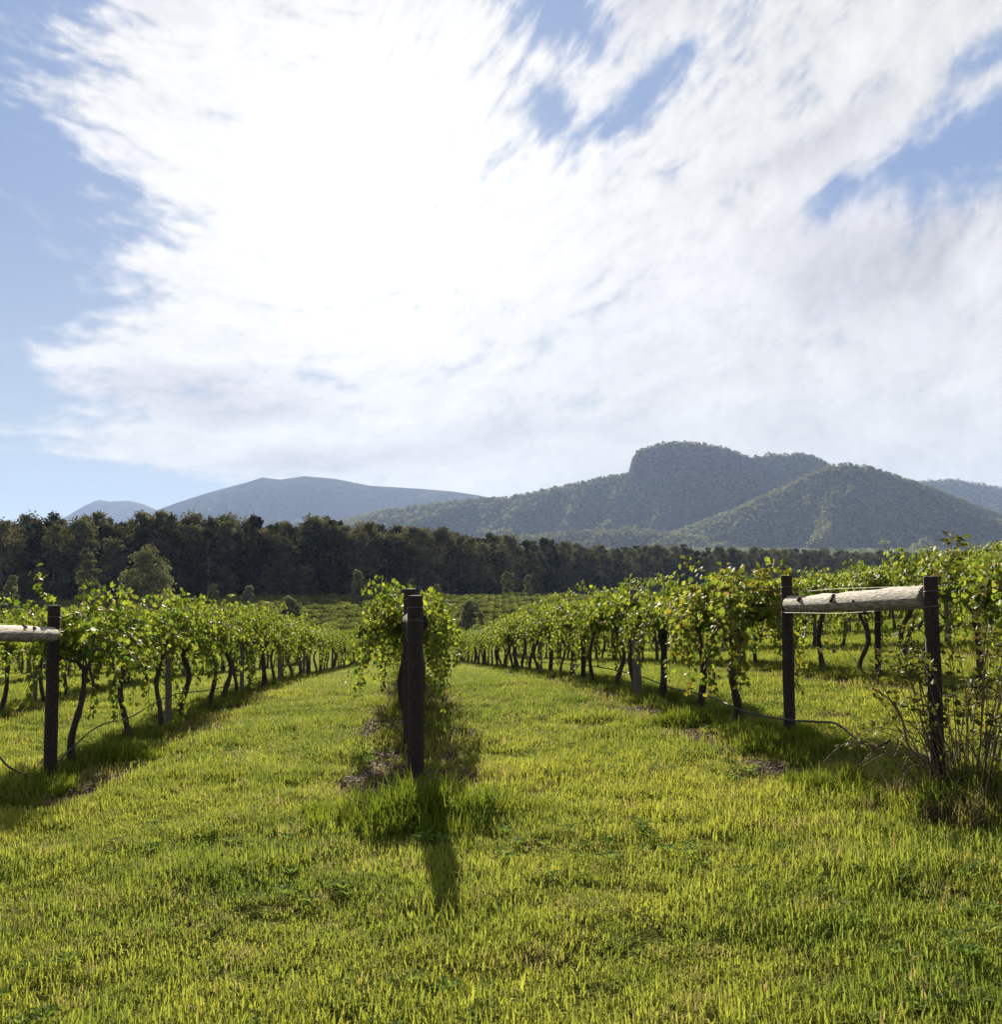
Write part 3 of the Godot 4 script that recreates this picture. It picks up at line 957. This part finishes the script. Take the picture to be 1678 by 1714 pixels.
func make_posts() -> void:
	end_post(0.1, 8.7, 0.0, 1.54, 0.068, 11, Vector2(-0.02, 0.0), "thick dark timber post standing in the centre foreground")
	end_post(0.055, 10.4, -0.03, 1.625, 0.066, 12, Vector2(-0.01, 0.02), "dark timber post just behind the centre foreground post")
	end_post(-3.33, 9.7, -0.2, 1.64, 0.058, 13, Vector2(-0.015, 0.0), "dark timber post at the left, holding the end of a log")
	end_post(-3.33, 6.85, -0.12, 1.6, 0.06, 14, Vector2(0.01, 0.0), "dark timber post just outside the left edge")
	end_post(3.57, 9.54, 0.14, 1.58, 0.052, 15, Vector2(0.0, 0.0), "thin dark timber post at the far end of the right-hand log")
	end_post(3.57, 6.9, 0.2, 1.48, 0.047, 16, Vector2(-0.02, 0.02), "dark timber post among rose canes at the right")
	var y0 := 1.31
	brace_log(Vector3(0.1 - LEAN * 8.78, y0, -8.78), Vector3(0.055 - LEAN * 10.32, y0 - 0.04, -10.32), 0.09, 0.085, 21, "log seen end-on behind the centre post, shade put into its dark colour", [[-0.6, 1.2, 0.03, 0.08]], M.post)  # dark post timber instead of pale log: shade on its end put into colour
	brace_log(Vector3(-3.33 - LEAN * 6.92, 1.30, -6.92), Vector3(-3.33 - LEAN * 9.63, 1.165, -9.63), 0.075, 0.068, 22, "pale weathered log reaching the left-hand post from the left edge", [[-1.9, 1.0, 0.022, 0.08], [-2.1, 0.8, 0.016, 0.08]])
	brace_log(Vector3(3.57 - LEAN * 6.96, 1.535, -6.96), Vector3(3.57 - LEAN * 9.48, 1.455, -9.48), 0.083, 0.074, 23, "pale weathered log between the two right-hand posts",
		[[-1.42, 2.75, 0.036, 0.078], [-0.62, 2.4, 0.018, 0.08], [-0.35, 2.9, 0.014, 0.08], [-2.15, 2.6, 0.02, 0.076], [-1.0, 3.2, 0.014, 0.08]])
	# line posts along the rows
	var words := ROW_WORDS
	var shapes := []
	for k in 4: shapes.append(post_mesh(1.5, [0.045, 0.05, 0.042, 0.055][k], 60 + k, Vector2([0.02, -0.03, 0.0, 0.04][k], [0.03, 0.0, -0.04, 0.02][k])))
	rng.seed = 64
	var starts := {"C": 16.4, "L1": 14.5, "R1": 14.2, "R2": 15.4, "L2": 19.0, "R3": 20.0, "R4": 26.0, "L3": 28.0, "R5": 33.0}
	for row in starts:
		var d: float = starts[row]
		var n := 0
		while d < 71.0:
			var o := put("line_post", shapes[rng.randi() % 4], M.post_grey if rng.randf() < 0.5 else M.post)
			o.position = on(ROWS[row], d)
			o.rotation.y = rng.randf() * TAU
			tag(o, "slim line post, %s from the front in the %s" % [ORD[n], words[row]], "post", "line posts in the vine rows")
			n += 1
			d += 6.4
	var gp := put("line_post", post_mesh(1.62, 0.062, 71, Vector2(-0.05, 0.0)), M.post_grey)
	gp.position = on(3.5, 15.4)
	tag(gp, "thick grey weathered post leaning among vines of the row right of the middle one", "post", "line posts in the vine rows")

func make_wires() -> void:
	rng.seed = 81
	var begin := {"C": 8.7, "L1": 6.85, "R1": 6.9, "L2": 12.0, "R2": 9.0, "L3": 18.0, "R3": 14.0}
	for row in begin:
		for level in [["lower", 1.16], ["upper", 1.42]]:
			var pts := []
			var d: float = begin[row]
			while d < 72.0:
				var lift: float = level[1]
				var p := on(ROWS[row] + (0.05 if level[0] == "upper" else 0.0), d, lift)
				if d > 9.6: p.y -= 0.02 * absf(sin(d * 0.49))
				pts.append(p)
				d += 1.6
			tag(put("trellis_wire", wire_mesh(pts, 0.0018), M.wire), "thin %s trellis wire strung along the %s" % [level[0], ROW_WORDS[row]], "wire", "trellis wires")
	# irrigation pipe along the right-hand row, its end hanging loose
	var s := 3.57
	var path := []
	for a in [[7.50, 0.50, -0.03], [7.72, 0.43, 0.0], [7.95, 0.395, 0.02], [8.2, 0.41, 0.02], [8.5, 0.485, 0.0], [8.9, 0.45, 0.0], [9.45, 0.40, -0.07], [10.65, 0.33, -0.05], [12.0, 0.35, -0.03], [13.8, 0.27, 0.0], [16.0, 0.26, 0.02], [20.0, 0.1, 0.0], [26.0, -0.28, 0.0], [32.0, -0.7, 0.0]]:
		path.append(Vector3(s + a[2] - LEAN * a[0], a[1], -a[0]))
	tag(put("irrigation_pipe", wire_mesh(smooth_path(path), 0.0095, 7), M.pipe), "black irrigation pipe sagging under the right-hand row with a loose end", "pipe")
	var lp := []
	for a in [[-4.66, -0.30, -9.35], [-4.645, -0.05, -9.35], [-4.62, 0.075, -9.34], [-4.57, 0.06, -9.36], [-4.50, -0.05, -9.42], [-4.40, -0.13, -9.5], [-4.30, -0.20, -9.6]]: lp.append(Vector3(a[0], a[1] + 0.03, a[2]))
	tag(put("irrigation_pipe", wire_mesh(smooth_path(lp), 0.0095, 7), M.pipe), "black pipe end bent up beside the left-hand post", "pipe")
	var run := []
	for a in [[9.75, -0.05], [11.0, 0.12], [12.4, 0.06], [14.4, 0.1], [17.5, -0.12], [21.0, -0.3], [26.0, -0.55]]: run.append(Vector3(-3.33 - LEAN * a[0] + 0.03, a[1], -a[0]))
	tag(put("irrigation_pipe", wire_mesh(smooth_path(run), 0.0085, 7), M.pipe), "thin black pipe slung between trunks of the left-hand row", "pipe")
	# stays
	var loop := []
	for a in [[-4.98, 0.66, -9.2], [-4.6, 0.76, -9.5], [-4.25, 0.87, -9.72], [-4.0, 1.02, -10.2], [-3.92, 1.10, -10.5]]: loop.append(Vector3(a[0], a[1], a[2]))
	tag(put("stay_wire", wire_mesh(smooth_path(loop), 0.0032), M.wire), "slack wire curving past the left-hand post into the vines", "wire")
	tag(put("stay_wire", wire_mesh([Vector3(2.62, 0.86, -7.9), Vector3(2.64, 0.20, -6.95)], 0.0017), M.wire), "stay wire slanting to the ground left of the rose canes", "wire")
	tag(put("stay_wire", wire_mesh([Vector3(3.57 - LEAN * 6.85 - 0.055, 1.47, -6.85), Vector3(3.57 - LEAN * 8.2 - 0.09, 1.40, -8.2), Vector3(3.57 - LEAN * 9.6 - 0.06, 1.375, -9.6)], 0.0018), M.wire), "wire running along the lower side of the right-hand log", "wire")
	tag(put("stay_wire", wire_mesh([Vector3(-0.80, 1.33, -8.72), Vector3(-0.81, 1.2, -8.72), Vector3(-0.79, 1.1, -8.74), Vector3(-0.805, 0.98, -8.8)], 0.003), M.wire), "loose grey wire hanging left of the centre post", "wire")

# ------------------------------------------------------------------ rose bush
func make_rose() -> void:
	rng.seed = 91
	var root := Vector3(3.06, ground(3.06, -6.8), -6.8)
	var o := base("rose_bush", root)
	var leaves := Soup.new()
	var canes := []
	var low_canes := []
	for k in 56:
		var a := rng.randf() * TAU
		var out := rng.randf_range(0.05, 0.85)
		var tall := rng.randf_range(0.45, 1.25)
		var from := Vector3(cos(a) * rng.randf() * 0.28, -0.05, sin(a) * rng.randf() * 0.2)
		canes.append([from, from + Vector3(cos(a) * out * 0.35, tall * 0.5, sin(a) * out * 0.3), from + Vector3(cos(a) * out * 0.75, tall * 0.95, sin(a) * out * 0.5), from + Vector3(cos(a) * out, tall * rng.randf_range(0.85, 1.05), sin(a) * out * 0.6)])
	for k in 46:
		var a := rng.randf() * TAU
		var out := rng.randf_range(0.15, 0.7)
		var from := Vector3(cos(a) * rng.randf() * 0.4 + 0.12, -0.05, sin(a) * rng.randf() * 0.3)
		var tall := rng.randf_range(0.2, 0.6)
		low_canes.append([from, from + Vector3(cos(a) * out * 0.3, tall * 0.7, sin(a) * out * 0.3), from + Vector3(cos(a) * out * 0.8, tall, sin(a) * out * 0.6), from + Vector3(cos(a) * out * 1.1, tall * 0.7, sin(a) * out * 0.8)])
	canes.append([Vector3(0.02, 0, 0), Vector3(0.03, 0.7, -0.02), Vector3(-0.05, 1.35, -0.05), Vector3(-0.02, 1.74, -0.02)])
	canes.append([Vector3(0.1, 0, 0), Vector3(0.16, 0.7, 0.02), Vector3(0.12, 1.2, 0.0), Vector3(0.26, 1.62, 0.05)])
	canes.append([Vector3(0.06, 0, 0.1), Vector3(0.18, 0.6, 0.1), Vector3(0.34, 1.2, 0.0), Vector3(0.4, 1.5, 0.05)])
	canes.append([Vector3(-0.10, 0.0, 0.1), Vector3(-0.26, 0.24, 0.1), Vector3(-0.40, 0.36, 0.1), Vector3(-0.44, 0.55, 0.08), Vector3(-0.50, 0.66, 0.05), Vector3(-0.62, 0.74, 0.05)])
	canes.append([Vector3(0.1, 0.0, 0.05), Vector3(0.32, 0.22, 0.1), Vector3(0.46, 0.55, 0.1), Vector3(0.62, 0.72, 0.05)])
	for k in canes.size():
		var p := smooth_path(canes[k], 6)
		var r := []
		var stout := 0.011 if k >= canes.size() - 2 else rng.randf_range(0.0035, 0.0065)
		for q in p.size(): r.append(lerpf(stout, stout * 0.45, q / float(p.size())))
		put("cane", wire_tapered(p, r), M.cane, o)
		var tip := k >= 56 and k < 59
		for q in p.size():
			var f := q / float(p.size())
			var n := 0 if f < 0.35 else (1 if f < 0.6 else 3)
			if tip: n = 16 if f > 0.72 else 4
			for e in n:
				if rng.randf() < 0.25: continue
				var d := Vector3(rng.randf_range(-1, 1), rng.randf_range(-0.5, 0.8), rng.randf_range(-1, 1)).normalized()
				var up := d.cross(Vector3(rng.randf_range(-1, 1), rng.randf_range(-1, 1), rng.randf_range(-1, 1))).normalized()
				var w := d.cross(up)
				var at: Vector3 = p[q] + d * rng.randf_range(0.01, 0.06)
				var size := rng.randf_range(0.02, 0.038)
				var col := Color(0.055, 0.08, 0.02).lerp(Color(0.13, 0.12, 0.03), rng.randf()) * rng.randf_range(0.6, 1.0)
				if rng.randf() < 0.06: col = Color(0.06, 0.042, 0.026)
				leaves.tri(at, at + d * size * 0.9 + w * size * 0.5, at + d * size * 1.9, col)
				leaves.tri(at, at + d * size * 1.9, at + d * size * 0.9 - w * size * 0.5 + up * size * 0.2, col)
	for c in low_canes:
		var p := smooth_path(c, 5)
		var r := []
		for q in p.size(): r.append(lerpf(0.0045, 0.002, q / float(p.size())))
		put("cane", wire_tapered(p, r), M.cane, o)
	tag(put("foliage", leaves.mesh(), M.vine_leaf, o), "", "", "", "stuff")
	tag(o, "straggly rose bush with bare brown canes round the right-hand post", "bush")

func wire_tapered(p: Array, r: Array) -> ArrayMesh:
	var t := Tubes.new()
	t.tube(p, r, 6)
	return t.mesh()

# ------------------------------------------------------------------ grass
func tuft(sd: int, blades: int, radius: float, tall: float, width: float, flop: float, dry: float) -> ArrayMesh:
	rng.seed = sd
	var s := Soup.new()
	for k in blades:
		var a := rng.randf() * TAU
		var at := Vector3(cos(a), 0, sin(a)) * radius * sqrt(rng.randf()) - Vector3(0, 0.012, 0)
		var b := rng.randf() * TAU
		var out := Vector3(cos(b), 0, sin(b))
		var h := tall * rng.randf_range(0.45, 1.15)
		var w := Vector3(-sin(b + rng.randf_range(-0.6, 0.6)), 0, cos(b)) * width * rng.randf_range(0.7, 1.3)
		var bow := flop * rng.randf_range(0.15, 1.35)
		var m := at + Vector3(0, h * 0.58, 0) + out * h * bow * 0.35
		var t := at + Vector3(0, h * (1.0 - 0.35 * bow), 0) + out * h * bow
		var col := Color(1, 1, 1) * rng.randf_range(0.75, 1.2)
		if rng.randf() < dry: col = Color(1.5, 1.15, 1.6) * rng.randf_range(0.8, 1.2)
		s.tri(at - w, at + w, m + w * 0.8, col)
		s.tri(at - w, m + w * 0.8, m - w * 0.8, col)
		s.tri(m - w * 0.8, m + w * 0.8, t, col)
	return s.mesh()

func grass_tint(x: float, z: float) -> Color:
	var n := broad.get_noise_2d(x * 14.0, z * 14.0) * 0.55 + fine.get_noise_2d(x * 90.0, z * 90.0) * 0.6 + broad.get_noise_2d(x * 3.5 + 70.0, z * 3.5) * 0.5
	var c := Color(0.108, 0.155, 0.026).lerp(Color(0.250, 0.268, 0.046), clampf(0.5 + n, 0.0, 1.0))
	return c

func make_grass() -> void:
	var shorts := []
	for k in 5: shorts.append(tuft(700 + k, 34, 0.10, 0.085, 0.0034, 0.72, 0.06))
	var mids := []
	for k in 3: mids.append(tuft(720 + k, 30, 0.17, 0.11, 0.0045, 0.8, 0.10))
	var talls := []
	for k in 3: talls.append(tuft(740 + k, 40, 0.10, 0.27, 0.0052, 0.55, 0.08))
	var where := [[], [], [], [], []]
	var tints := [[], [], [], [], []]
	rng.seed = 760
	for band in [[2.0, 6.0, 190.0], [6.0, 10.0, 165.0], [10.0, 21.0, 95.0]]:
		var d0: float = band[0]
		var d1: float = band[1]
		var count := int((d1 * d1 - d0 * d0) * 0.59 * band[2])
		for k in count:
			var d := sqrt(lerpf(d0 * d0, d1 * d1, rng.randf()))
			var x := rng.randf_range(-0.59, 0.59) * d
			var soil := soil_share(x, -d)
			if rng.randf() < soil * 0.86: continue
			var v := rng.randi() % 5
			var lush := 0.55 + 1.0 * clampf(0.5 + broad.get_noise_2d(x * 26.0 + 33.0, d * 26.0) * 1.3, 0.0, 1.0)
			var g := rng.randf_range(0.75, 1.25) * lush * (1.0 if d < 10.0 else 1.25)
			where[v].append(Transform3D(Basis(Vector3.UP, rng.randf() * TAU).scaled(Vector3((1.0 if d < 10.0 else 1.25) * sqrt(g), g, (1.0 if d < 10.0 else 1.25) * sqrt(g))), Vector3(x, ground(x, -d), -d)))
			var c := grass_tint(x, -d).lerp(Color(0.17, 0.14, 0.045), soil * 0.5)
			if rng.randf() < 0.07: c = Color(0.25, 0.215, 0.09)
			tints[v].append(c * rng.randf_range(0.85, 1.15))
	var lawn := base("grass", Vector3.ZERO)
	tag(lawn, "short sunlit grass covering the foreground and the lanes between rows", "grass", "", "stuff")
	for v in 5: tag(many("tufts", shorts[v], M.grass, where[v], tints[v], lawn), "", "", "", "stuff")
	where = [[], [], []]
	tints = [[], [], []]
	for k in 88000:
		var d := sqrt(lerpf(21.0 * 21.0, 105.0 * 105.0, rng.randf() * (0.35 + 0.65 * rng.randf())))
		var x := rng.randf_range(-0.60, 0.60) * d
		var soil := soil_share(x, -d)
		if rng.randf() < soil * 0.8: continue
		var v := rng.randi() % 3
		var g := rng.randf_range(0.8, 1.4)
		var w := 1.0 + d / 60.0
		where[v].append(Transform3D(Basis(Vector3.UP, rng.randf() * TAU).scaled(Vector3(w, g, w)), Vector3(x, ground(x, -d), -d)))
		tints[v].append(grass_tint(x, -d) * rng.randf_range(0.85, 1.15))
	for v in 3: tag(many("far_tufts", mids[v], M.grass, where[v], tints[v], lawn), "", "", "", "stuff")
	# long grass left uncut along the foot of the rows
	where = [[], [], []]
	tints = [[], [], []]
	for row in ["C", "L1", "R1", "L2", "R2", "R3", "L3"]:
		for k in 700:
			var d := lerpf(8.2, 46.0, pow(rng.randf(), 1.6))
			var s: float = ROWS[row] + rng.randfn() * 0.22
			var p := on(s, d)
			if broad.get_noise_2d(p.x * 22.0, p.z * 10.0) < -0.02: continue
			var v := rng.randi() % 3
			var g := rng.randf_range(0.35, 0.85)
			where[v].append(Transform3D(Basis(Vector3.UP, rng.randf() * TAU).scaled(Vector3(g * 1.2, g, g * 1.2)), p))
			tints[v].append(Color(0.075, 0.115, 0.016).lerp(Color(0.15, 0.16, 0.03), rng.randf()) * rng.randf_range(0.8, 1.1))
	var rough := base("row_grass", Vector3.ZERO)
	tag(rough, "longer uncut grass along the foot of the vine rows", "grass", "", "stuff")
	for v in 3: tag(many("tufts", talls[v], M.grass, where[v], tints[v], rough), "", "", "", "stuff")
	# clumps that stand out: [x, depth, spread, how many, height, label]
	for a in [[-0.58, 7.1, 0.66, 105, 1.3, "long grass clump at the foot of the centre post"], [-4.05, 9.0, 0.42, 60, 0.8, "long grass clump at the foot of the left-hand post"],
		[-4.05, 10.9, 0.5, 70, 0.95, "long grass clump under the first left-hand vines"], [2.55, 9.2, 0.5, 80, 0.95, "long grass clump at the foot of the thin right-hand post"],
		[3.2, 6.5, 0.75, 200, 1.2, "tall grass clump below the rose bush"], [2.05, 11.4, 0.45, 70, 0.9, "long grass clump under the first right-hand vines"], [-4.9, 8.7, 0.4, 70, 0.9, "long grass clump at the left edge"],
		[2.35, 7.4, 0.4, 60, 0.75, "long grass clump left of the rose bush"]]:
		var o := base("grass_clump", Vector3(a[0], ground(a[0], -a[1]), -a[1]))
		tag(o, a[5], "grass clump", "long grass clumps at the posts")
		where = [[], [], []]
		tints = [[], [], []]
		for k in int(a[3]):
			var q := Vector3(rng.randfn() * a[2] * 0.55, 0, rng.randfn() * a[2] * 0.55)
			q.y = ground(a[0] + q.x, -a[1] + q.z) - o.position.y
			var g: float = a[4] * rng.randf_range(0.5, 1.1) * exp(-pow(Vector2(q.x, q.z).length() / a[2], 2.0) * 0.5)
			var v := rng.randi() % 3
			where[v].append(Transform3D(Basis(Vector3.UP, rng.randf() * TAU).scaled(Vector3(g * 1.1, g, g * 1.1)), q))
			tints[v].append(Color(0.075, 0.12, 0.014).lerp(Color(0.15, 0.175, 0.02), rng.randf()) * rng.randf_range(0.8, 1.1))
		if a[5].begins_with("tall grass clump below"):
			for v in 3:
				for k in tints[v].size():
					if rng.randf() < 0.45: tints[v][k] = Color(0.12, 0.098, 0.055) * rng.randf_range(0.6, 1.1)
		for v in 3: tag(many("blades", talls[v], M.grass, where[v], tints[v], o), "", "", "", "stuff")
	# broad-leaved weeds in the sward
	rng.seed = 785
	var weed := Soup.new()
	for k in 8:
		var a := TAU * k / 8.0 + rng.randf_range(-0.3, 0.3)
		var out := Vector3(cos(a), 0, sin(a))
		var side := Vector3(-sin(a), 0, cos(a))
		var long := rng.randf_range(0.04, 0.075)
		var lift := rng.randf_range(0.25, 0.8)
		var m := out * long * 0.55 + Vector3(0, long * lift * 0.6, 0)
		var tip := out * long + Vector3(0, long * lift * 0.7, 0)
		var col := Color(1, 1, 1) * rng.randf_range(0.8, 1.2)
		weed.tri(Vector3.ZERO, m + side * long * 0.2 + Vector3(0, 0.006, 0), m, col)
		weed.tri(Vector3.ZERO, m, m - side * long * 0.2 + Vector3(0, 0.006, 0), col)
		weed.tri(m, m + side * long * 0.2 + Vector3(0, 0.006, 0), tip, col)
		weed.tri(m, tip, m - side * long * 0.2 + Vector3(0, 0.006, 0), col)
	var weed_at := []
	var weed_col := []
	for k in 2600:
		var d := sqrt(lerpf(9.0, 300.0, rng.randf()))
		var x := rng.randf_range(-0.58, 0.58) * d
		if broad.get_noise_2d(x * 18.0 + 210.0, d * 18.0) < 0.05: continue
		var g := rng.randf_range(0.7, 1.5)
		weed_at.append(Transform3D(Basis(Vector3.UP, rng.randf() * TAU).scaled(Vector3(g, g, g)), Vector3(x, ground(x, -d) + 0.03, -d)))
		weed_col.append(Color(0.07, 0.125, 0.025).lerp(Color(0.15, 0.19, 0.045), rng.randf()))
	tag(many("weeds", weed.mesh(), M.grass, weed_at, weed_col), "low broad-leaved weeds scattered through the grass", "weeds", "", "stuff")
	# dry leaves and straw on the bare soil
	rng.seed = 790
	var s := Soup.new()
	for k in 26:
		var at := Vector3(rng.randf_range(-0.14, 0.14), rng.randf_range(0.004, 0.02), rng.randf_range(-0.14, 0.14))
		var d := Vector3(rng.randf_range(-1, 1), rng.randf_range(-0.2, 0.4), rng.randf_range(-1, 1)).normalized()
		var w := d.cross(Vector3.UP).normalized()
		var long := rng.randf_range(0.015, 0.045)
		var col := Color(1, 1, 1) * rng.randf_range(0.5, 1.3)
		var wide := 0.002 if k % 2 else 0.009
		s.tri(at - w * wide, at + w * wide, at + d * long, col)
		if k % 2 == 0: s.tri(at - w * wide, at + w * wide, at - d * long * 0.6, col)
	var mesh := s.mesh()
	var spots := []
	var cols := []
	for k in 26000:
		var d := lerpf(4.0, 34.0, pow(rng.randf(), 1.3))
		var x := rng.randf_range(-0.58, 0.58) * d
		if rng.randf() > soil_share(x, -d): continue
		spots.append(Transform3D(Basis(Vector3.UP, rng.randf() * TAU), Vector3(x, ground(x, -d) + 0.004, -d)))
		cols.append(Color(0.165, 0.122, 0.085).lerp(Color(0.085, 0.058, 0.042), rng.randf()))
	tag(many("leaf_litter", mesh, M.litter, spots, cols), "dry leaves and straw on the bare soil under the vines", "litter", "", "stuff")

# ------------------------------------------------------------------
func _ready() -> void:
	var cam := Camera3D.new()
	cam.name = "camera"
	cam.fov = 53.49
	cam.far = 30000.0
	cam.near = 0.1
	add_child(cam)
	cam.position = Vector3(0, 1.6, 0)
	cam.rotation_degrees = Vector3(4.306, 0, 0)
	cam.current = true

	fine.seed = 4
	fine.frequency = 0.02
	fine.fractal_octaves = 4
	broad.seed = 17
	broad.frequency = 0.02
	broad.fractal_octaves = 4

	var env := Environment.new()
	env.background_mode = Environment.BG_SKY
	env.sky = make_sky()
	env.tonemap_mode = Environment.TONE_MAPPER_LINEAR
	env.tonemap_exposure = 4.0
	env.sdfgi_enabled = true
	env.ssao_enabled = true
	env.ssil_enabled = true
	env.fog_enabled = true
	env.fog_density = 0.000065
	env.fog_light_color = Color(0.66, 0.76, 0.95)
	var we := WorldEnvironment.new()
	we.name = "environment"
	we.environment = env
	add_child(we)

	var sun := DirectionalLight3D.new()
	sun.name = "sun"
	sun.light_energy = 1.6
	sun.light_angular_distance = 0.6
	sun.light_color = Color(1.0, 0.95, 0.86)
	sun.shadow_enabled = true
	add_child(sun)
	sun.look_at_from_position(SUN, Vector3.ZERO)
	print("sky ", Time.get_ticks_msec())

	make_materials()
	make_ground()
	print("ground ", Time.get_ticks_msec())
	make_hills()
	print("hills ", Time.get_ticks_msec())
	make_wood()
	make_far_field()
	print("wood ", Time.get_ticks_msec())
	make_vines()
	print("vines ", Time.get_ticks_msec())
	make_posts()
	make_wires()
	make_rose()
	make_grass()
	print("done ", Time.get_ticks_msec())
